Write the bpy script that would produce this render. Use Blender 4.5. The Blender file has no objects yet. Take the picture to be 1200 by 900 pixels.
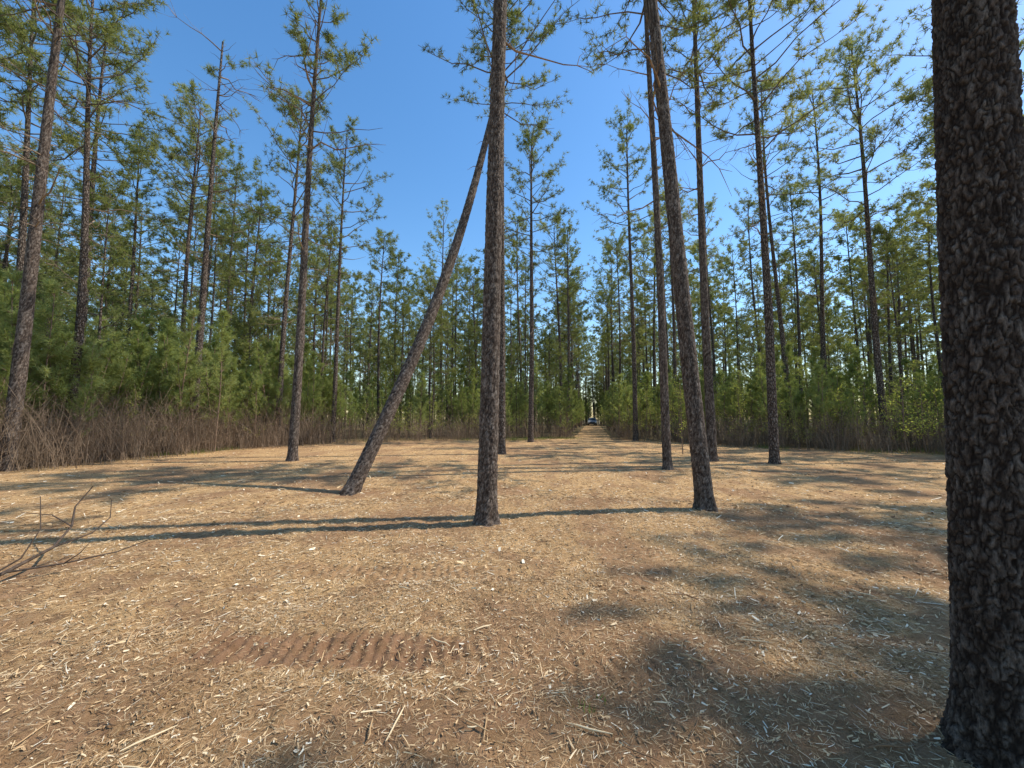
import bpy, math, random
import numpy as np
from mathutils import Vector, noise
R = np.random.default_rng(7); random.seed(7)
SC = bpy.context.scene
COL = SC.collection
# ---------------------------------------------------------------- utils
def nrm(a): return a/np.maximum(np.linalg.norm(a,axis=-1,keepdims=True),1e-9)
def _h(ix,iy,s):
    n=(ix.astype(np.int64)*374761393+iy.astype(np.int64)*668265263+s*974634777)&0x7fffffff
    n=((n^(n>>13))*1274126177)&0x7fffffff
    return ((n^(n>>16))&0xffff)/65535.0
def vn(x,y,s=0):
    x=np.asarray(x,float);y=np.asarray(y,float)
    ix=np.floor(x);iy=np.floor(y);fx=x-ix;fy=y-iy
    fx=fx*fx*(3-2*fx);fy=fy*fy*(3-2*fy)
    a=_h(ix,iy,s);b=_h(ix+1,iy,s);c=_h(ix,iy+1,s);d=_h(ix+1,iy+1,s)
    return (a*(1-fx)+b*fx)*(1-fy)+(c*(1-fx)+d*fx)*fy
def fb(x,y,s=0,o=3):
    v=0;a=.5
    for i in range(o): v=v+a*vn(x*2**i,y*2**i,s+i*17);a*=.5
    return v/(1-.5**o)
def ss(e0,e1,x):
    t=np.clip((x-e0)/(e1-e0),0,1);return t*t*(3-2*t)
def edgeR(x,y):
    az=np.degrees(np.arctan2(x,y))
    return np.interp(az,[-180,-120,-90,-60,-51,-38.7,-20.3,0,11.3,21.8,33,43.5,47.7,52.4,90,130,180],
      [16,16,18,20,19.9,23.7,29.5,30,33,29,25.6,26.6,27,26,22,16,16])
# dozer track bands: (x0,y0,x1,y1,halfwidth,strength)
BANDS=[(-2.35,3.02,-.1,2.82,.23,.85),(-2.6,4.42,.3,4.2,.2,.5),(3.6,4.5,6.4,4.15,.2,.7),(-.1,2.82,1.6,2.6,.2,.45),(1.0,4.15,3.4,4.4,.2,.3)]
def band(x,y):
    hh=np.zeros_like(x);m=np.zeros_like(x)
    for i,(x0,y0,x1,y1,w,s) in enumerate(BANDS):
        L=math.hypot(x1-x0,y1-y0);dx,dy=(x1-x0)/L,(y1-y0)/L
        u=(x-x0)*dx+(y-y0)*dy;v=-(x-x0)*dy+(y-y0)*dx
        v=v+.05*(vn(u*2,v*0,5+i)-.5)+.07*(vn(x*9,y*9,2)-.5)
        k=ss(-.25,.3,u)*ss(L+.25,L-.4,u)*ss(w+.07,w-.08,np.abs(v))
        k=k*(.35+.65*ss(.25,.5,fb(x*2.2,y*3,3,3)))
        ph=(u+.03*np.sin(v*9)+.05*(vn(x*5,y*5,6)-.5))/.09
        lug=np.abs(((ph)%1)-.5)*2
        lug=ss(.15,.85,lug)
        brk=.3+.75*vn(x*18,y*11,8)
        hh=hh+s*k*(-.026+.044*lug*brk+.012*(fb(x*25,y*25,4,2)-.5));m=np.maximum(m,k*s)
    return hh,m
def H(x,y):
    x=np.asarray(x,float);y=np.asarray(y,float)
    r=np.hypot(x,y);f=ss(34,24,r)
    h=.06*(fb(x*.25,y*.25,1)-.5)+.05*(fb(x*1.1,y*1.1,4)-.5)
    near=ss(14,7,r)
    h=h+near*(.05*(fb(x*4,y*4,9)-.5)+.034*(fb(x*13,y*13,11,3)-.5))
    b,_=band(x,y)
    return h*f+b
def soil(x,y):
    _,m=band(x,y)
    s=ss(.5,.68,fb(x*.8+3,y*.9,21,4))*.7
    s=np.maximum(s,ss(.55,.7,fb(x*3+3,y*3.3,23,3))*.6)
    s=np.maximum(s,.8*np.exp(-(((x+.3)/1.5)**2+((y-2.25)/.35)**2)))
    s=np.maximum(s,.6*np.exp(-(((x+2.6)/.9)**2+((y-2.6)/.4)**2)))
    return np.maximum(s,np.clip(m*1.1,0,.95))
class Acc:
    def __init__(s): s.v=[];s.l=[];s.c=[];s.m=[];s.t=[];s.n=0
    def add(s,v,f,mat,t):
        v=np.asarray(v,float);f=np.asarray(f)
        s.v.append(v);s.l.append((f+s.n).ravel());s.c.append(np.full(len(f),f.shape[1]));s.m.append(np.full(len(f),mat))
        s.t.append(np.broadcast_to(np.asarray(t,float),(len(v),)));s.n+=len(v)
    def mesh(s,name,mats,smooth=True):
        me=bpy.data.meshes.new(name)
        v=np.concatenate(s.v);l=np.concatenate(s.l);c=np.concatenate(s.c);m=np.concatenate(s.m)
        me.vertices.add(len(v));me.vertices.foreach_set('co',v.ravel())
        me.loops.add(len(l));me.loops.foreach_set('vertex_index',l.astype(np.int32))
        me.polygons.add(len(c));st=np.concatenate([[0],np.cumsum(c)[:-1]])
        me.polygons.foreach_set('loop_start',st.astype(np.int32))
        me.polygons.foreach_set('material_index',m.astype(np.int32))
        me.polygons.foreach_set('use_smooth',np.full(len(c),smooth))
        a=me.attributes.new('tint','FLOAT','POINT');a.data.foreach_set('value',np.concatenate(s.t).astype(np.float32))
        for q in mats: me.materials.append(q)
        me.update(calc_edges=True);me.validate()
        return me
def ob(name,me,loc=(0,0,0),rz=0,sc=1,parent=None):
    o=bpy.data.objects.new(name,me);o.location=loc;o.rotation_euler=(0,0,rz);o.scale=(sc,sc,sc) if not hasattr(sc,'__len__') else sc
    COL.objects.link(o)
    if parent: o.parent=parent
    return o
def tube(acc,P,Rr,sides,mat,t=.5):
    P=np.asarray(P,float);Rr=np.asarray(Rr,float);n=len(P)
    T=nrm(np.gradient(P,axis=0))
    ref=np.array([0,0,1.]) if abs(T[:,2]).mean()<.8 else np.array([1.,0,0])
    U=nrm(np.cross(T,ref));V=np.cross(T,U)
    a=np.arange(sides)*2*math.pi/sides
    v=P[:,None]+Rr[:,None,None]*(np.cos(a)[None,:,None]*U[:,None]+np.sin(a)[None,:,None]*V[:,None])
    i=np.arange(n-1)[:,None]*sides;j=np.arange(sides)[None];k=(np.arange(sides)+1)%sides
    f=np.stack([i+j,i+k[None],i+sides+k[None],i+sides+j],-1).reshape(-1,4)
    acc.add(v.reshape(-1,3),f,mat,t)
def needles(acc,C,A,n,L,W,mat,spread=1.0,t0=None,rg=R):
    m=len(C);C=np.repeat(C,n,0);A=np.repeat(A,n,0)
    D=nrm(A*.75+spread*nrm(rg.normal(size=(m*n,3))))
    D[:,2]-=.08
    S=nrm(np.cross(D,rg.normal(size=(m*n,3))))
    l=L*rg.uniform(.7,1.15,(m*n,1))
    b=C+D*.01;v=np.stack([b-S*W/2,b+S*W/2,b+D*l],1).reshape(-1,3)
    if t0 is None:t0=rg.uniform(0,1,m)
    t=np.repeat(np.repeat(t0,n)*.75+rg.uniform(0,.25,m*n),3)
    acc.add(v,np.arange(len(v)).reshape(-1,3),mat,t)
# ---------------------------------------------------------------- materials
def mat(name):
    m=bpy.data.materials.new(name);m.use_nodes=True;nt=m.node_tree
    for q in list(nt.nodes): nt.nodes.remove(q)
    o=nt.nodes.new('ShaderNodeOutputMaterial')
    return m,nt,o
def N(nt,t,**k):
    q=nt.nodes.new(t)
    for a,b in k.items():
        if a in q.inputs.keys() and not hasattr(q,a): q.inputs[a].default_value=b
        else: setattr(q,a,b)
    return q
def ramp(nt,fac,st):
    q=nt.nodes.new('ShaderNodeValToRGB');e=q.color_ramp.elements
    while len(e)<len(st): e.new(.5)
    for a,(p,c) in zip(e,st): a.position=p;a.color=(*c,1) if len(c)==3 else c
    nt.links.new(fac,q.inputs[0]);return q.outputs[0]
def mixc(nt,f,a,b,mode='MIX'):
    q=nt.nodes.new('ShaderNodeMix');q.data_type='RGBA';q.blend_type=mode
    for s,v in ((q.inputs[0],f),(q.inputs[6],a),(q.inputs[7],b)):
        if hasattr(v,'is_output'): nt.links.new(v,s)
        elif isinstance(v,(int,float)): s.default_value=v
        else: s.default_value=(*v,1)
    return q.outputs[2]
def mth(nt,op,a,b=0,c=False):
    q=nt.nodes.new('ShaderNodeMath');q.operation=op;q.use_clamp=c
    for s,v in ((q.inputs[0],a),(q.inputs[1],b)):
        if hasattr(v,'is_output'): nt.links.new(v,s)
        else: s.default_value=v
    return q.outputs[0]
def nois(nt,vec,sc,det=4,rough=.6,dist=0):
    q=nt.nodes.new('ShaderNodeTexNoise');q.inputs['Scale'].default_value=sc;q.inputs['Detail'].default_value=det
    q.inputs['Roughness'].default_value=rough;q.inputs['Distortion'].default_value=dist
    if vec is not None: nt.links.new(vec,q.inputs['Vector'])
    return q.outputs[0]
def bsdf(nt,o,col,rough=.8,h=None,bs=.5,bd=.02,spec=.2):
    p=nt.nodes.new('ShaderNodeBsdfPrincipled')
    if hasattr(col,'is_output'): nt.links.new(col,p.inputs['Base Color'])
    else: p.inputs['Base Color'].default_value=(*col,1)
    p.inputs['Roughness'].default_value=rough;p.inputs['Specular IOR Level'].default_value=spec
    if h is not None:
        b=nt.nodes.new('ShaderNodeBump');b.inputs['Strength'].default_value=bs;b.inputs['Distance'].default_value=bd
        nt.links.new(h,b.inputs['Height']);nt.links.new(b.outputs[0],p.inputs['Normal'])
    if o is not None: nt.links.new(p.outputs[0],o.inputs[0])
    return p
def foliage_mat(name,st,trans=.35):
    m,nt,o=mat(name)
    at=N(nt,'ShaderNodeAttribute',attribute_name='tint');oi=nt.nodes.new('ShaderNodeObjectInfo')
    f=mth(nt,'ADD',mth(nt,'MULTIPLY',at.outputs['Fac'],.62),mth(nt,'MULTIPLY',oi.outputs['Random'],.38))
    c=ramp(nt,f,st)
    p=nt.nodes.new('ShaderNodeBsdfDiffuse');nt.links.new(c,p.inputs[0])
    t=nt.nodes.new('ShaderNodeBsdfTranslucent');nt.links.new(mixc(nt,1.0,c,(1.25,1.2,.75),'MULTIPLY'),t.inputs[0])
    x=nt.nodes.new('ShaderNodeMixShader');x.inputs[0].default_value=trans
    nt.links.new(p.outputs[0],x.inputs[1]);nt.links.new(t.outputs[0],x.inputs[2]);nt.links.new(x.outputs[0],o.inputs[0])
    return m
M_needle=foliage_mat('pine_needles',[(0,(.11,.13,.05)),(.5,(.245,.27,.10)),(1,(.44,.445,.20))],.45)
M_sap=foliage_mat('sapling_needles',[(0,(.14,.18,.055)),(.5,(.31,.36,.13)),(1,(.50,.52,.24))],.47)
M_leaf=foliage_mat('broadleaf_leaves',[(0,(.25,.30,.07)),(1,(.58,.60,.17))],.5)
M_grass=foliage_mat('grass_blades',[(0,(.12,.16,.04)),(1,(.26,.31,.09))],.35)
def bark_mat(name,hero,dark=1.0):
    m,nt,o=mat(name)
    tc=nt.nodes.new('ShaderNodeTexCoord');mp=nt.nodes.new('ShaderNodeMapping');mp.inputs['Scale'].default_value=(1,1,.38)
    nt.links.new(tc.outputs['Object'],mp.inputs[0])
    n1=nois(nt,tc.outputs['Object'],3,3);n2=nois(nt,mp.outputs[0],80,5,.78);n3=nois(nt,mp.outputs[0],19,4)
    if hero:
        cav=N(nt,'ShaderNodeAttribute',attribute_name='tint').outputs['Fac']
        cav=mth(nt,'MULTIPLY',cav,1.25,True)
    else:
        ad=nt.nodes.new('ShaderNodeVectorMath');ad.operation='MULTIPLY_ADD'
        nq=nt.nodes.new('ShaderNodeTexNoise');nq.inputs['Scale'].default_value=9;nt.links.new(mp.outputs[0],nq.inputs['Vector'])
        nt.links.new(nq.outputs['Color'],ad.inputs[0]);ad.inputs[1].default_value=(.08,.08,.08);nt.links.new(mp.outputs[0],ad.inputs[2])
        v=nt.nodes.new('ShaderNodeTexVoronoi');v.feature='DISTANCE_TO_EDGE';v.inputs['Scale'].default_value=18
        nt.links.new(ad.outputs[0],v.inputs['Vector'])
        cav=mth(nt,'MULTIPLY',v.outputs['Distance'],4.5,True)
    d=dark
    plate=ramp(nt,n3,[(.32,(.10*d,.08*d,.065*d)),(.5,(.21*d,.172*d,.143*d)),(.68,(.38*d,.33*d,.28*d))])
    plate=mixc(nt,mth(nt,'MULTIPLY',n1,.45),plate,(.18*d,.105*d,.065*d))
    plate=mixc(nt,.85,plate,ramp(nt,n2,[(.35,(.2,.2,.2)),(.62,(1.4,1.4,1.4))]),'MULTIPLY')
    c=mixc(nt,cav,(.03*d,.02*d,.015*d),plate)
    h=mth(nt,'ADD',mth(nt,'MULTIPLY',n2,1.1 if hero else .5),cav if not hero else mth(nt,'MULTIPLY',n3,.4))
    bsdf(nt,o,c,.9,h,.95,.016 if hero else .03,.12)
    return m
M_barkh=bark_mat('pine_bark_plates',True,1.05);M_bark=bark_mat('pine_bark',False,1.15);M_barkd=bark_mat('pine_bark_dark',True,.68)
def simple(name,c1,c2,sc=8,rough=.85,bs=.3):
    m,nt,o=mat(name);tc=nt.nodes.new('ShaderNodeTexCoord');n=nois(nt,tc.outputs['Object'],sc,2)
    d=nt.nodes.new('ShaderNodeBsdfDiffuse');nt.links.new(ramp(nt,n,[(.3,c1),(.7,c2)]),d.inputs[0]);nt.links.new(d.outputs[0],o.inputs[0]);return m
M_limb=simple('limb_bark',(.12,.095,.075),(.22,.185,.15),12)
M_dead=simple('dead_twig',(.17,.12,.08),(.35,.255,.175),6)
M_stem=simple('sapling_stem',(.17,.115,.08),(.30,.21,.145),5)
M_twig=simple('branch_bark',(.06,.045,.035),(.14,.10,.075),20)
# ground
m,nt,o=mat('pine_straw_ground')
tc=nt.nodes.new('ShaderNodeTexCoord');P_=tc.outputs['Object']
so=N(nt,'ShaderNodeAttribute',attribute_name='tint').outputs['Fac'];fo=N(nt,'ShaderNodeAttribute',attribute_name='forest').outputs['Fac']
nA=nois(nt,P_,.9,5);nB=nois(nt,P_,9,6,.7);nC=nois(nt,P_,75,5,.8,1.5);nD=nois(nt,P_,190,3,.75,2)
straw=ramp(nt,nC,[(.32,(.17,.092,.043)),(.5,(.58,.37,.18)),(.66,(.85,.64,.37))])
straw=mixc(nt,.62,straw,ramp(nt,nB,[(.32,(.58,.51,.43)),(.64,(1.25,1.2,1.12))]),'MULTIPLY')
dirt=ramp(nt,nB,[(.3,(.17,.09,.05)),(.6,(.38,.22,.125)),(.8,(.50,.315,.185))])
dirt=mixc(nt,.6,dirt,ramp(nt,nD,[(.32,(.45,.45,.45)),(.68,(1.4,1.4,1.4))]),'MULTIPLY')
sf=mth(nt,'ADD',so,mth(nt,'MULTIPLY',mth(nt,'SUBTRACT',nB,.5),1.3),True)
c=mixc(nt,sf,straw,dirt)
c=mixc(nt,.6,c,ramp(nt,nA,[(.32,(.74,.66,.59)),(.6,(1.12,1.08,1.0))]),'MULTIPLY')
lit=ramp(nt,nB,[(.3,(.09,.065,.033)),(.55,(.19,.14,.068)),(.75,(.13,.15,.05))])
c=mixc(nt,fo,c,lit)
h=mth(nt,'ADD',mth(nt,'MULTIPLY',nC,.6),mth(nt,'ADD',mth(nt,'MULTIPLY',nD,.3),nB))
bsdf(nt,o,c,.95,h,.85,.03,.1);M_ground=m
m,nt,o=mat('wood_chip_straw')
at=N(nt,'ShaderNodeAttribute',attribute_name='tint').outputs['Fac']
bsdf(nt,o,ramp(nt,at,[(0,(.13,.068,.034)),(.35,(.42,.25,.12)),(.7,(.68,.48,.255)),(.93,(.80,.63,.39)),(1,(.88,.76,.55))]),.7,spec=.25);M_chip=m
# ---------------------------------------------------------------- ground
def axis(lo,hi,d,far,g=1.18):
    c=list(np.arange(lo,hi,d));s=d;x=hi
    while x<far: c.append(x);s=min(s*g,60);x+=s
    c.append(far);s=d;x=lo-d;pre=[]
    while x>-far: pre.append(x);s=min(s*g,60);x-=s
    pre.append(-far);return np.array(pre[::-1]+c)
gx=axis(-5.5,6.5,.018,600,1.09);gy=axis(1.4,5.6,.017,600,1.09)
X,Y=np.meshgrid(gx,gy);Z=H(X,Y)
a=Acc();nx,ny=len(gx),len(gy)
i=np.arange(ny-1)[:,None]*nx;j=np.arange(nx-1)[None]
F=np.stack([i+j,i+j+1,i+j+1+nx,i+j+nx],-1).reshape(-1,4)
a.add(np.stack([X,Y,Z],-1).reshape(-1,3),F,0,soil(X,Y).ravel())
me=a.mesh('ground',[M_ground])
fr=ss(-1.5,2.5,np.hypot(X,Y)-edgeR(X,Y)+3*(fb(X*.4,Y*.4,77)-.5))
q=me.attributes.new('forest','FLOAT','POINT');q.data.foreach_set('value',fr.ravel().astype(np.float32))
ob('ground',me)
# path through the woods
pd=np.array([.196,.981]);pp=np.array([.981,-.196])
a=Acc();t=np.linspace(26,112,120);ws=np.linspace(-1,1,9)
hw=1.2+.5*fb(t*.3,t*0,3)
TX=t[:,None]*pd[0]+ws[None]*hw[:,None]*pp[0];TY=t[:,None]*pd[1]+ws[None]*hw[:,None]*pp[1]
TZ=H(TX,TY)+.02
i=np.arange(119)[:,None]*9;j=np.arange(8)[None]
a.add(np.stack([TX,TY,TZ],-1).reshape(-1,3),np.stack([i+j,i+j+1,i+j+10,i+j+9],-1).reshape(-1,4),0,.1)
ob('dirt_path',a.mesh('dirt_path',[M_ground]))
# mulch
def mulch(n,r0,r1,L,W,a):
    r=np.sqrt(R.uniform(r0**2,r1**2,n)) if r1<9 else np.exp(R.uniform(math.log(r0),math.log(r1),n))
    az=R.uniform(-1.0,1.0,n);x=r*np.sin(az);y=r*np.cos(az)
    s=soil(x,y);k=(R.uniform(0,1,n)>s*.85)&(r<edgeR(x,y)+1)
    x,y,r=x[k],y[k],r[k];n=len(x)
    z=H(x,y)+R.uniform(.001,.013,n)
    th=R.uniform(0,2*math.pi,n);chip=R.uniform(0,1,n)<.2
    l=np.where(chip,R.uniform(.2,.7,n),R.uniform(.35,1.25,n))*L/2
    w=np.where(chip,R.uniform(1.6,4.0,n),R.uniform(.6,1.2,n))*W/2
    big=R.uniform(0,1,n)<.008;l=np.where(big,l*1.9,l);w=np.where(big,w*2.4,w)
    el=R.normal(0,.16,n)
    d=np.stack([np.cos(th)*np.cos(el),np.sin(th)*np.cos(el),np.sin(el)],-1)
    ro=R.normal(0,.5,n);s0=np.stack([-np.sin(th)*np.cos(ro),np.cos(th)*np.cos(ro),np.sin(ro)],-1)
    c=np.stack([x,y,z+np.abs(np.sin(el))*l*.6],-1);bend=R.normal(0,.05,n)[:,None]*l[:,None]*s0
    v=np.stack([c-d*l[:,None]-s0*w[:,None],c-s0*w[:,None]+bend,c+d*l[:,None]-s0*w[:,None]*.6,c+d*l[:,None]+s0*w[:,None]*.6,c+s0*w[:,None]+bend,c-d*l[:,None]+s0*w[:,None]],1).reshape(-1,3)
    b=np.arange(n)[:,None]*6
    f=np.concatenate([b+np.array([[0,1,4,5]]),b+np.array([[1,2,3,4]])])
    tt=np.clip(R.normal(.46,.27,n)+.10*chip+.3*big+.35*(fb(x*1.5,y*1.5,31)-.5),0,1)
    a.add(v,f,0,np.repeat(tt,6))
a=Acc()
mulch(90000,1.7,4.2,.052,.0025,a);mulch(95000,4.0,8.5,.072,.0036,a);mulch(75000,8,33,.11,.0075,a)
ob('pine_straw_mulch',a.mesh('mulch',[M_chip],False))
a=Acc()
for k in range(260):
    r=math.exp(R.uniform(math.log(1.9),math.log(18)));az=R.uniform(-1,1);x,y=r*math.sin(az),r*math.cos(az)
    L=R.uniform(.05,.22)*(1+r*.05);th=R.uniform(0,6.28);s=np.linspace(-.5,.5,5);
    px=x+s*L*math.cos(th)+R.normal(0,.003,5);py=y+s*L*math.sin(th)+R.normal(0,.003,5)
    rad=R.uniform(.002,.006)
    tube(a,np.stack([px,py,H(px,py)*.5+H(x,y)*.5+rad+.012],-1),[rad*.5,rad,rad,rad*.9,rad*.4],5,0,R.choice([.1,.45,.85]))
ob('scattered_sticks',a.mesh('sticks',[M_chip]))
# ---------------------------------------------------------------- pine generator
def crown(acc,rg,cen,Ht,cb,cw,nl,ns,nn,L,W,mats,dens=1.0,low=0,ls=5):
    TC=[];TA=[];TT=[]
    az=rg.uniform(0,6.28)
    for k in range(nl):
        t=((k+rg.uniform(0,.9))/nl)**.8;z=cb+(Ht-.2-cb)*t
        az+=2.4+rg.normal(0,.5)
        ln=cw*math.sqrt(max(.02,1-((t-.32)/.76)**2))*rg.uniform(.4,1.15)+.2
        el=math.radians(2+52*t**1.3+rg.normal(0,10))
        s=np.linspace(0,1,ls+1)
        hx=np.cos(az+rg.normal(0,.3)*s);hy=np.sin(az+rg.normal(0,.3)*s)
        zz=np.sin(el)*s*ln+.2*ln*(s**2)*rg.uniform(-.4,1.5)
        P=cen(z)+np.stack([hx*s*ln*math.cos(el),hy*s*ln*math.cos(el),zz],-1)
        P[1:]+=rg.normal(0,.035*ln,(ls,3))*.5
        r0=.009+.009*ln
        tube(acc,P,r0*(1-.8*s),4,mats[0])
        if rg.uniform()>dens: continue
        tl=rg.uniform(0,1)
        for b in range(ns):
            u=rg.uniform(.34,1.0);q=u*ls;i0=min(int(q),ls-1);p=P[i0]+(P[i0+1]-P[i0])*(q-i0)
            d=nrm(P[i0+1]-P[i0]);sd=rg.normal(0,.75,3);sd[2]=abs(sd[2])*.5+.1
            d=nrm(d+sd);sl=rg.uniform(.3,.8)*(.55+.18*ln)
            tube(acc,np.stack([p,p+d*sl]),[r0*.3,r0*.15],3,mats[0])
            for g in (.25,.5,.75,1.0):
                TC.append(p+d*sl*g+rg.normal(0,.08,3));TA.append(nrm(d+np.array([0,0,.35])));TT.append(.4*tl+.6*rg.uniform())
    TC.append(cen(Ht));TA.append(np.array([0,0,1.]));TT.append(.5)
    needles(acc,np.array(TC),np.array(TA),nn,L,W,mats[1],1.15,np.array(TT),rg)
def stubs(acc,rg,cen,z0,z1,n,lmax,mi,rad=1,long=0):
    for k in range(n):
        z=rg.uniform(z0,z1);az=rg.uniform(0,6.28);ln=rg.uniform(.15,1)**1.4*lmax
        s=np.linspace(0,1,6);el=rg.normal(.25,.3);w=np.cumsum(rg.normal(0,.05*ln,(6,3)),0);w[0]=0
        P=cen(z)+np.stack([np.cos(az)*s*ln*math.cos(el),np.sin(az)*s*ln*math.cos(el),np.sin(el)*s*ln],-1)+w
        tube(acc,P,(.012+.009*ln)*rad*(1-.85*s),4,mi)
        if ln>.8:
            for b in range(int(3+ln*1.4)):
                i=rg.integers(1,5);d=nrm(nrm(P[i]-P[0])+rg.normal(0,.6,3));l2=rg.uniform(.2,.5)*ln
                e=P[i]+d*l2*.5+rg.normal(0,.04,3)
                tube(acc,np.stack([P[i],e,P[i]+d*l2]),[.009*rad,.006*rad,.003],3,mi)
def mkcen(lx,ly,sw,rg,Ht):
    a1,a2,p1,p2=rg.uniform(.3,1,2).tolist()+rg.uniform(0,6,2).tolist()
    def cen(z):
        z=np.asarray(z,float);g=np.clip(z/Ht,0,1)
        return np.stack([lx*z+sw*a1*(np.sin(p1+g*5)-np.sin(p1))*np.minimum(g*4,1),ly*z+sw*a2*(np.sin(p2+g*4)-np.sin(p2))*np.minimum(g*4,1),z-.0],-1)
    return cen
def trad(z,r0,Ht): return r0*(1-.78*np.clip(z/Ht,0,1)**1.15)+r0*.35*np.exp(-np.maximum(z,0)/.16)
def hero_trunk(acc,cen,r0,Ht,zdet,sides,dz,seed,scale=1.0,ztop=None,mi=0):
    top=ztop or Ht
    zs=np.concatenate([np.arange(-.12,zdet,dz),np.linspace(zdet,top,30)])
    P=cen(zs);T=nrm(np.gradient(P,axis=0))
    U=nrm(np.cross(T,np.tile([0,1.,0],(len(zs),1))));V=np.cross(T,U)
    an=np.arange(sides)*2*math.pi/sides;rr=trad(zs,r0,Ht)
    v=np.empty((len(zs),sides,3));tt=np.empty((len(zs),sides))
    fr_=scale*1.0/.05
    for i,z in enumerate(zs):
        r=rr[i]
        for j in range(sides):
            ca,sa=math.cos(an[j]),math.sin(an[j])
            p=Vector((ca*r0*fr_+seed,sa*r0*fr_,z*fr_*.42))
            p+=noise.noise_vector(p*1.5)*.75
            d,_=noise.voronoi(p);e=(d[1]-d[0])
            fl=.5+.5*noise.noise(p*3.1)
            fl2=.5+.5*noise.noise(Vector((p.x*.7,p.y*.7,p.z*5)))
            w=min(max((e+.0)/.26,0),1)
            w=w*(.55+.45*fl)
            lob=noise.noise(Vector((ca*1.3+seed,sa*1.3,z*.7)))
            root=math.exp(-max(z,0)/.22)*.14*math.sin(an[j]*5+seed*3)
            R2=r*(1+.05*lob+root)+(.012*w+.008*fl2*w+.006*fl-.011)*min(1,r0/.15)
            v[i,j]=P[i]+U[i]*ca*R2+V[i]*sa*R2
            tt[i,j]=min(1,w*1.2)*(.45+.55*fl2)
    i=np.arange(len(zs)-1)[:,None]*sides;j=np.arange(sides)[None];k=((np.arange(sides)+1)%sides)[None]
    f=np.stack([i+j,i+k,i+sides+k,i+sides+j],-1).reshape(-1,4)
    acc.add(v.reshape(-1,3),f,mi,tt.ravel())
MATS=[M_bark,M_limb,M_needle,M_dead,M_barkh,M_barkd]
def pine_mesh(name,seed,Ht,r0,lx=0,ly=0,sw=.12,cbf=.60,cw=3.0,nl=38,ns=7,nn=14,L=.25,W=.026,hero=None,dead=False,nst=22,stl=2.0,dens=.95,sides=14,hm=4):
    rg=np.random.default_rng(seed);acc=Acc();cen=mkcen(lx,ly,sw,rg,Ht)
    if hero: hero_trunk(acc,cen,r0,Ht,hero[0],hero[1],hero[2],seed*1.7,hero[3] if len(hero)>3 else 1,mi=hm)
    else:
        zs=np.concatenate([[-.15,0,.08,.18,.35,.6],np.linspace(1,Ht,22)])
        tube(acc,cen(zs),trad(zs,r0,Ht),sides,0)
    if nl: crown(acc,rg,cen,Ht,Ht*cbf,cw,nl,ns,nn,L,W,(1,2),dens)
    if nst: stubs(acc,rg,cen,Ht*min(.34,cbf*.6),Ht*cbf*1.08,nst,stl,3)
    if dead: stubs(acc,rg,cen,Ht*.6,Ht*.98,26,2.6,3,1.3)
    return acc.mesh(name,MATS)
def pl(name,me,x,y,rz=0,sc=1,parent=None): return ob(name,me,(x,y,float(H(x,y))-.01),rz,sc,parent)
pl('pine_tree',pine_mesh('t1',11,21,.155,.022,-.004,.05,hero=(9.4,80,.02),nst=10),-.395,6.34)
pl('pine_tree',pine_mesh('t3',13,21,.15,-.062,.03,.04,hero=(9.5,70,.022),nst=12),3.41,7.21)
pl('pine_tree',pine_mesh('tr',14,20,.165,.055,0,.0,cbf=.65,hero=(4.6,200,.0072,1.3),hm=5),2.33,2.03)
pl('pine_tree',pine_mesh('tA',15,21,.19,.02,0,.10,hero=(15,40,.05),nst=30,stl=2.8,cbf=.68),-15.4,12.37)
pl('pine_tree',pine_mesh('tJ',16,22,.135,-.012,0,.08,hero=(15,36,.05),nst=20,stl=2.6,cbf=.62,cw=3.2),4.9,12.8)
pl('pine_tree',pine_mesh('tK',17,23,.17,-.003,0,.06,hero=(17,36,.05),nst=24,stl=2.6,cbf=.66,cw=3.2),7.57,15.3)
pl('pine_tree',pine_mesh('tD',18,19.5,.17,.022,0,.10,hero=(17,36,.05),nst=14,dead=True,cbf=.62,cw=2.4,nl=26,dens=.65),-8.3,15.3)
pl('pine_tree',pine_mesh('tH',19,23.5,.17,.004,0,.06,cbf=.68,cw=4.2,nl=50,nst=10),-.46,18.2)
pl('pine_tree',pine_mesh('tL',20,21,.16,.006,0,.10,cbf=.55,cw=3.4,nl=42,nst=20),9.36,14.45)
pl('pine_tree',pine_mesh('tM',21,22,.17,-.02,0,.12,cbf=.55,cw=3.4,nl=42),19.2,20.7)
pl('pine_tree',pine_mesh('tC',22,22.5,.19,.012,0,.12,cbf=.8,cw=1.5,nl=10,dens=.3,dead=True),-16.3,20.5)
pl('pine_tree',pine_mesh('tB',23,22,.19,.006,0,.1,cbf=.55),-21.9,20.)
pl('pine_tree',pine_mesh('tE',24,21.5,.17,.02,0,.12,cbf=.55,cw=3.4),-13.9,23.9)
pl('pine_tree',pine_mesh('tF',25,21.5,.16,.01,0,.1,cbf=.5,cw=3.4),-12,27)
pl('pine_tree',pine_mesh('tI',26,22,.19,.01,0,.08,cw=3.4,cbf=.55),1.27,27.3)
pl('pine_tree',pine_mesh('tN',27,24,.18,.0,0,.1,cw=3.4,cbf=.52),8.9,29)
# leaning snag
acc=Acc();B=np.array([-3.48,8.75,0.]);E=np.array([-.62,12.,11.3]);rgS=np.random.default_rng(5);LL=np.linalg.norm(E-B)
def cenS(z):
    z=np.asarray(z,float)[...,None];u=z/LL
    return (E-B)*u+np.array([.25,0,-.35])*np.sin(np.clip(u,0,1)*3.14)*1.0
hero_trunk(acc,cenS,.16,LL*1.6,LL,48,.03,3.3,mi=4,ztop=LL+.3)
stubs(acc,rgS,cenS,LL*.55,LL,8,.7,3)
pl('leaning_pine_tree',acc.mesh('snag',MATS),-3.48,8.75)
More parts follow.
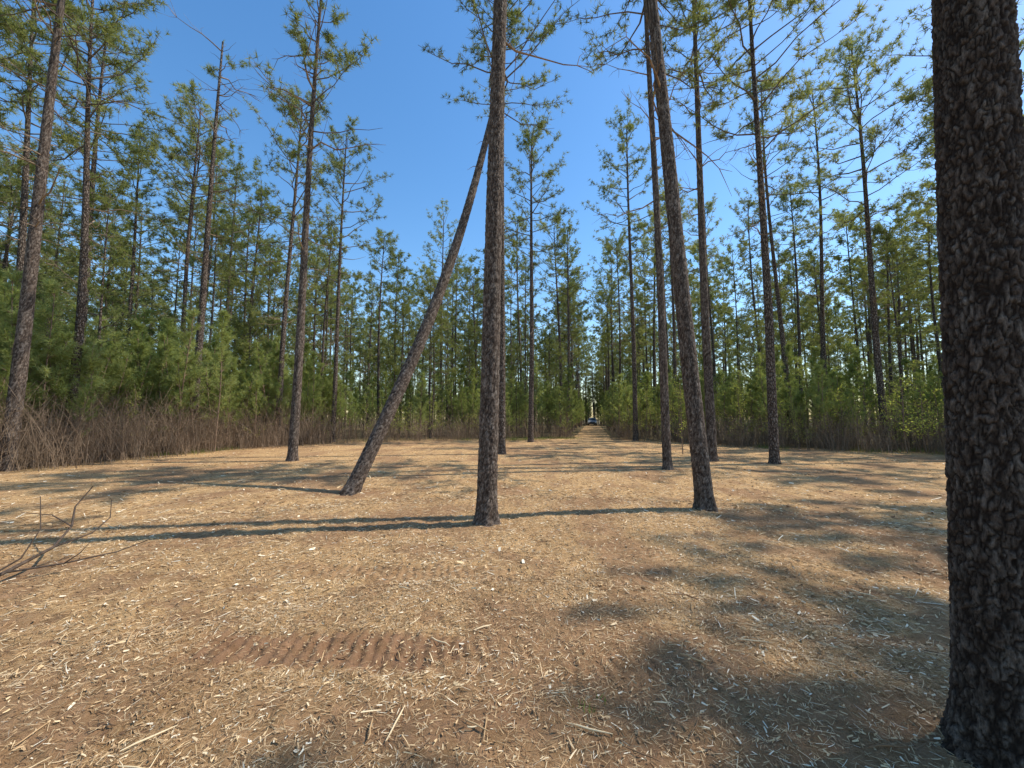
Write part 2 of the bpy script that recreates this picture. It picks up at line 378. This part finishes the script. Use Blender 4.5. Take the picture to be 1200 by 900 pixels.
# library variants
VAR=[pine_mesh('pv%d'%k,40+k,R.uniform(18,24),R.uniform(.13,.18),R.normal(0,.01),R.normal(0,.01),.16,cbf=R.uniform(.50,.65),cw=R.uniform(2.5,3.5),nl=int(R.integers(28,40)),ns=6,nn=12,W=.032,L=.27,sides=10,nst=16) for k in range(8)]
FAR=[pine_mesh('pf%d'%k,60+k,R.uniform(18,24),R.uniform(.13,.18),R.normal(0,.01),R.normal(0,.01),.16,cbf=R.uniform(.46,.6),cw=R.uniform(2.7,3.6),nl=28,ns=5,nn=7,W=.075,L=.36,sides=6,nst=7) for k in range(5)]
YNG=[pine_mesh('py%d'%k,80+k,R.uniform(8,13),R.uniform(.05,.08),R.normal(0,.02),R.normal(0,.02),.12,cbf=.33,cw=R.uniform(1.4,2.0),nl=30,ns=5,nn=10,W=.032,L=.25,sides=7,nst=5,stl=.8) for k in range(4)]
for x,y,s in [(18,6,.95),(20.5,8.0,.9),(15.2,3.6,.8),(17.4,4.6,.9),(23,10.5,1),(16.6,2.9,.8),(25,14,1),(21,16,1),(-24,6,1),(-21,2,1),(-8,-14,1),(6,-15,1),(-16,-9,1),(14,-11,1)]:
    pl('pine_tree',VAR[R.integers(8)],x,y,R.uniform(0,6),s)
heroes=np.array([(o.location.x,o.location.y) for o in bpy.data.objects if o.name.startswith(('pine_tree','leaning'))])
fe=bpy.data.objects.new('pine_forest',None);COL.objects.link(fe)
cnt=0
for k in range(-30,31):
    off=k*4.3+1.9
    if k==0: off=2.6
    if k==-1: off=-2.5
    s=-20+R.uniform(0,3)
    while s<112:
        s+=R.uniform(1.8,6.0)
        jx=off+R.normal(0,.4 if abs(off)<8 else .9)
        if abs(jx)<2.1: jx=2.1*np.sign(jx)
        x=pd[0]*s+pp[0]*jx;y=pd[1]*s+pp[1]*jx;r=math.hypot(x,y)
        if r<edgeR(x,y)+.8 or (y<0) or abs(math.atan2(x,y))>1.1 or r>108 or R.uniform()<(.18 if r<60 else .4): continue
        if np.hypot(heroes[:,0]-x,heroes[:,1]-y).min()<2.2: continue
        v=VAR[R.integers(8)] if r<45 else FAR[R.integers(5)]
        pl('pine_trunk_and_crown',v,x,y,R.uniform(0,6.28),R.uniform(.72,1.08),fe);cnt+=1
for k in range(60):   # woods closing the end of the ride
    s=R.uniform(94,120);jx=R.uniform(-14,14)
    pl('pine_trunk_and_crown',FAR[R.integers(5)] if k%2 else YNG[R.integers(4)],pd[0]*s+pp[0]*jx,pd[1]*s+pp[1]*jx,R.uniform(0,6.28),R.uniform(.85,1.1),fe)
df=bpy.data.objects.new('distant_trees',None);COL.objects.link(df)
for k in range(240):
    az=R.uniform(-1.1,1.1);r=R.uniform(108,135)
    pl('distant_pine',YNG[R.integers(4)] if k%3 else FAR[R.integers(5)],r*math.sin(az),r*math.cos(az),R.uniform(0,6.28),R.uniform(.8,1.2),df)
print('forest',cnt)
# ---------------------------------------------------------------- saplings
def sapling(seed,Ht,nn=14,W=.016,step=.12,L=.2,df=.34):
    rg=np.random.default_rng(seed);acc=Acc();cen=mkcen(rg.normal(0,.05),rg.normal(0,.05),.12,rg,Ht)
    zs=np.linspace(-.1,Ht,9);tube(acc,cen(zs),.028*(1-.85*np.clip(zs/Ht,0,1))+.004,5,0)
    C=[];A=[];T=[];z=.35
    while z<Ht-.1:
        g=z/Ht
        for w in range(rg.integers(2,5)):
            az=rg.uniform(0,6.28);ln=(1.1*(1-g)**.6+.15)*rg.uniform(.5,1.15);el=math.radians(20+35*g+rg.normal(0,12))
            s=np.linspace(0,1,5);P=cen(z)+np.stack([np.cos(az)*s*ln*math.cos(el),np.sin(az)*s*ln*math.cos(el),np.sin(el)*s*ln+.15*ln*s*s],-1)
            dead=g<df+rg.normal(0,.09)
            if dead: P[:,2]-=.25*ln*s**2*rg.uniform(0,2)
            tube(acc,P,(.008 if not dead else .006)*(1-.7*s),3,0 if not dead else 2)
            if not dead:
                tl=rg.uniform()
                for u in np.arange(.3,1.01,step):
                    q=u*4;i0=min(int(q),3);C.append(P[i0]+(P[i0+1]-P[i0])*(q-i0));A.append(nrm(P[i0+1]-P[i0]));T.append(.4*tl+.6*rg.uniform())
        z+=rg.uniform(.2,.36)
    C.append(cen(Ht));A.append(np.array([0,0,1.]));T.append(.8)
    needles(acc,np.array(C),np.array(A),nn,L,W,1,.75,np.array(T),rg)
    return acc.mesh('sapling%d'%seed,[M_stem,M_sap,M_dead])
SAP=[sapling(100+k,R.uniform(3.6,5.6),df=R.uniform(.3,.5)) for k in range(8)]
SAPF=[sapling(120+k,R.uniform(3.6,5.6),8,.045,.2,.26,.28) for k in range(4)]
def brush(seed):
    rg=np.random.default_rng(seed);acc=Acc()
    for k in range(26):
        b=rg.normal(0,.45,2);h=rg.uniform(.4,2.4);l=rg.normal(0,.3,2);s=np.linspace(0,1,5)
        P=np.stack([b[0]+l[0]*h*s**1.5,b[1]+l[1]*h*s**1.5,h*s],-1)+rg.normal(0,.02,(5,3))
        tube(acc,P,.009*(1-.75*s),3,0)
        for w in range(3):
            i=rg.integers(1,4);tube(acc,np.stack([P[i],P[i]+nrm(rg.normal(0,1,3)+[0,0,.6])*rg.uniform(.15,.5)]),[.004,.002],3,0)
    return acc.mesh('brush%d'%seed,[M_dead])
BR=[brush(200+k) for k in range(4)]
def shrub(seed,Ht,mt,n=1.0):
    rg=np.random.default_rng(seed);acc=Acc();C=[];T=[]
    cen=mkcen(rg.normal(0,.06),rg.normal(0,.06),.12,rg,Ht)
    zs=np.linspace(-.1,Ht,8);tube(acc,cen(zs),.022*(1-.85*np.clip(zs/Ht,0,1))+.003,5,0)
    for k in range(int(18*n)):
        z=Ht*rg.uniform(.15,1);az=rg.uniform(0,6.28);ln=rg.uniform(.4,1.3)*(1.2-z/Ht);s=np.linspace(0,1,5)
        P=cen(z)+np.stack([np.cos(az)*s*ln,np.sin(az)*s*ln,.5*s*ln],-1)+rg.normal(0,.03,(5,3))*s[:,None]
        tube(acc,P,.008*(1-.8*s)+.001,3,0)
        for b in range(int(18*ln)+4):
            u=rg.uniform(.25,1)*4;i0=min(int(u),3);C.append(P[i0]+(P[i0+1]-P[i0])*(u-i0)+rg.normal(0,.07,3));T.append(rg.uniform())
    C=np.array(C);n=len(C);d=nrm(rg.normal(0,1,(n,3)));s_=nrm(np.cross(d,rg.normal(0,1,(n,3))));l=rg.uniform(.025,.05,(n,1))
    v=np.stack([C,C+d*l+s_*l*.5,C+d*l*2,C+d*l-s_*l*.5],1).reshape(-1,3)
    acc.add(v,np.arange(4*n).reshape(-1,4),1,np.repeat(T,4))
    return acc.mesh('shrub%d'%seed,[M_stem,mt])
SH=[shrub(300+k,R.uniform(2,4.4),M_leaf) for k in range(4)]
th=bpy.data.objects.new('pine_sapling_thicket',None);COL.objects.link(th)
ub=bpy.data.objects.new('dry_underbrush',None);COL.objects.link(ub)
def onpath(x,y,w=1.9): return abs(x*pp[0]+y*pp[1])<w and math.hypot(x,y)<96
def scat(n,dmin,dmax,fn,azlo=-1.1,azhi=1.1,p=1.0):
    for k in range(n):
        az=R.uniform(azlo,azhi);u=R.uniform()**p
        r=float(edgeR(math.sin(az),math.cos(az)))+dmin+(dmax-dmin)*u+R.normal(0,.5)
        x,y=r*math.sin(az),r*math.cos(az)
        if onpath(x,y): continue
        fn(x,y,az)
def fs(x,y,az):
    if az>-.42 and fb(x*.22+9,y*.22,55,2)<.38: return
    far=math.hypot(x,y)-float(edgeR(x,y))>7
    sc=R.uniform(.55,1.15)*(1.1 if az<-.42 else .95)*(1.15 if far else 1)
    pl('pine_sapling',SAPF[R.integers(4)] if far else SAP[R.integers(8)],x,y,R.uniform(0,6.28),sc,th)
scat(480,.6,7.5,fs);scat(170,.6,5.5,fs,-1.1,-.42);scat(620,7,42,fs,p=1.2)
for k in range(150):
    s=R.uniform(32,100);jx=R.choice([-1,1])*R.uniform(1.9,6);x,y=pd[0]*s+pp[0]*jx,pd[1]*s+pp[1]*jx
    pl('pine_sapling',SAPF[R.integers(4)],x,y,R.uniform(0,6.28),R.uniform(.7,1.15),th)
for k in range(60):
    s=R.uniform(92,104);jx=R.uniform(-9,9);x,y=pd[0]*s+pp[0]*jx,pd[1]*s+pp[1]*jx
    pl('pine_sapling',SAPF[R.integers(4)],x,y,R.uniform(0,6.28),R.uniform(.8,1.4),th)
for k in range(380):
    az=R.uniform(-1.1,1.1);r=R.uniform(88,125);x,y=r*math.sin(az),r*math.cos(az)
    if onpath(x,y): continue
    pl('distant_sapling',SAPF[R.integers(4)],x,y,R.uniform(0,6.28),R.uniform(1.3,2.2),df)
scat(110,2.5,34,lambda x,y,az:pl('young_pine',YNG[R.integers(4)],x,y,R.uniform(0,6.28),R.uniform(.6,1.1),th),p=1.0)
scat(300,-.3,3.5,lambda x,y,az:pl('dry_brush',BR[R.integers(4)],x,y,R.uniform(0,6.28),R.uniform(.6,1.2),ub))
scat(190,-.3,3.5,lambda x,y,az:pl('dry_brush',BR[R.integers(4)],x,y,R.uniform(0,6.28),R.uniform(.7,1.35),ub),-1.1,-.45)
scat(170,-.3,6,lambda x,y,az:pl('young_broadleaf_shrub',SH[R.integers(4)],x,y,R.uniform(0,6.28),R.uniform(.5,1.25),ub),.2,1.05)
scat(65,.3,6,lambda x,y,az:pl('young_broadleaf_shrub',SH[R.integers(4)],x,y,R.uniform(0,6.28),R.uniform(.5,1.1),ub),-.9,.2)
pl('broadleaf_sapling',shrub(350,4.6,M_leaf,1.6),7.6,18.0)
# grass
a=Acc()
def tuft(x,y,n,h,sp):
    bx=x+R.normal(0,sp,n);by=y+R.normal(0,sp,n);b=np.stack([bx,by,H(bx,by)],-1);d=nrm(np.stack([R.normal(0,.4,n),R.normal(0,.4,n),np.ones(n)],-1))
    s_=nrm(np.cross(d,R.normal(0,1,(n,3))));l=h*R.uniform(.5,1.2,(n,1));w=.006+h*.02
    a.add(np.stack([b-s_*w/2,b+s_*w/2,b+d*l],1).reshape(-1,3),np.arange(3*n).reshape(-1,3),0,np.repeat(R.uniform(0,1,n),3))
for x,y in [(.36,2.35),(.42,2.3),(.5,2.42)]: tuft(x,y,7,.05,.02)
for k in range(420):
    az=R.uniform(-1.05,1.05);r=float(edgeR(math.sin(az),math.cos(az)))+R.normal(.3,1.0)
    if vn(az*9,0,5)<.45: continue
    tuft(r*math.sin(az),r*math.cos(az),26,.24,.22)
ob('grass',a.mesh('grass',[M_grass]))
# fallen bare branch, left
a=Acc()
def tw(P,r):
    P=np.array(P,float);tube(a,P,np.linspace(r,r*.35,len(P))*1.4,6,0)
tw([(-4.9,3.6,.04),(-4.95,4.05,.10),(-5.0,4.5,.2),(-5.25,4.9,.32),(-5.55,5.2,.48),(-5.45,5.3,.72)],.014)
tw([(-5.0,4.5,.2),(-4.85,4.75,.28),(-4.8,4.9,.42),(-4.85,4.95,.62)],.007)
tw([(-4.95,4.05,.10),(-4.65,4.3,.1),(-4.4,4.6,.12),(-4.2,4.75,.2)],.008)
tw([(-4.92,3.8,.08),(-4.75,4.0,.25),(-4.7,4.1,.5),(-4.85,4.2,.8)],.007)
tw([(-5.25,4.9,.32),(-5.5,4.9,.45),(-5.75,4.8,.5)],.006)
tw([(-4.65,4.3,.1),(-4.5,4.3,.2),(-4.45,4.35,.3)],.005)
ob('fallen_branch',a.mesh('fallen_branch',[M_twig]))
# ---------------------------------------------------------------- parked car
def flat(name,c,rough=.4,met=0):
    m,nt,o=mat(name);p=bsdf(nt,o,c,rough,spec=.5);p.inputs['Metallic'].default_value=met;return m
mp=flat('car_paint',(.34,.36,.38),.35);mg=flat('car_glass',(.02,.025,.03),.08);mt=flat('tyre_rubber',(.02,.02,.02),.8);ml=flat('headlamp',(.7,.7,.68),.15);mr=flat('wheel_rim',(.5,.5,.5),.3,1)
car=bpy.data.objects.new('parked_car',None);COL.objects.link(car)
def prism(name,prof,w0,w1,zt,m_,bev=.05):
    v=[];n=len(prof)
    for sx in (-1,1):
        for (y,z) in prof: v.append((sx*(w0 if z<=zt else w1),y,z))
    f=[list(range(n)),list(range(2*n-1,n-1,-1))]+[[i,i+n,(i+1)%n+n,(i+1)%n] for i in range(n)]
    me=bpy.data.meshes.new(name);me.from_pydata(v,[],f);me.materials.append(m_);me.update()
    o=bpy.data.objects.new(name,me);COL.objects.link(o);o.parent=car
    b=o.modifiers.new('b','BEVEL');b.width=bev;b.segments=3;return o
prism('body',[(-2.25,.35),(-2.3,.75),(-2.15,1.0),(-1.1,1.1),(2.1,1.1),(2.25,.95),(2.25,.4)],.92,.92,9,mp,.08)
prism('cabin',[(-1.15,1.09),(-.45,1.66),(1.7,1.7),(2.1,1.09)],.84,.68,1.2,mp,.06)
prism('windshield',[(-1.13,1.16),(-.53,1.62),(-.5,1.6),(-1.05,1.14)],.72,.62,1.2,mg,.005)
prism('side_windows',[(-.85,1.16),(-.38,1.56),(1.5,1.58),(1.75,1.16)],.855,.74,1.2,mg,.01)
prism('rear_window',[(1.76,1.6),(2.08,1.16),(2.13,1.16),(1.8,1.62)],.70,.6,1.2,mg,.005)
prism('grille',[(-2.33,.62),(-2.33,.82),(-2.2,.82),(-2.2,.62)],.5,.5,9,mt,.01)
prism('bumper',[(-2.38,.38),(-2.38,.55),(-2.2,.55),(-2.2,.38)],.9,.9,9,mt,.03)
for sx in (-1,1):
    o=prism('headlamp_%s'%('l' if sx<0 else 'r'),[(-2.32,.7),(-2.28,.88),(-2.1,.88),(-2.1,.7)],.15,.15,9,ml,.02);o.location.x=sx*.72
    o=prism('mirror_%s'%('l' if sx<0 else 'r'),[(-.85,1.1),(-.85,1.25),(-.72,1.25),(-.72,1.1)],.09,.09,9,mp,.03);o.location.x=sx*1.0
    for yy in (-1.4,1.4):
        for nm,rr,ww,mm in (('wheel',.36,.24,mt),('rim',.21,.26,mr)):
            bpy.ops.mesh.primitive_cylinder_add(vertices=28,radius=rr,depth=ww,location=(sx*.82,yy,.36),rotation=(0,math.pi/2,0))
            o=bpy.context.object;o.name=nm;o.data.materials.append(mm);o.parent=car
car.location=(17.6,88,.02);car.rotation_euler=(0,0,-.2)
# ---------------------------------------------------------------- light / sky / camera
el=math.radians(50);sd=Vector((.985,.172,0)).normalized()
w=bpy.data.worlds.new('World');SC.world=w;w.use_nodes=True;nt=w.node_tree
bg=nt.nodes['Background'];sk=nt.nodes.new('ShaderNodeTexSky');sk.sky_type='NISHITA';sk.sun_disc=False
sk.sun_elevation=el;sk.sun_rotation=math.atan2(sd.x,sd.y);sk.ozone_density=2.0;sk.air_density=1.2;sk.dust_density=.4
hs=nt.nodes.new('ShaderNodeHueSaturation');hs.inputs['Saturation'].default_value=1.27;hs.inputs['Value'].default_value=1.5
nt.links.new(sk.outputs[0],hs.inputs['Color']);nt.links.new(hs.outputs[0],bg.inputs[0]);bg.inputs[1].default_value=.148
L=bpy.data.lights.new('sun','SUN');L.energy=5;L.angle=math.radians(.53);L.color=(1,.945,.85)
lo=bpy.data.objects.new('sun',L);COL.objects.link(lo)
lo.rotation_euler=Vector((sd.x*math.cos(el),sd.y*math.cos(el),math.sin(el))).to_track_quat('Z','Y').to_euler()
cd=bpy.data.cameras.new('camera');cd.sensor_width=36;cd.lens=14.07;cd.clip_end=3000;cd.clip_start=.05
co=bpy.data.objects.new('camera',cd);COL.objects.link(co);co.location=(0,0,1.6);co.rotation_euler=(math.radians(94.9),0,0)
SC.camera=co
SC.view_settings.view_transform='Standard'
try: SC.view_settings.look='None'
except Exception: pass
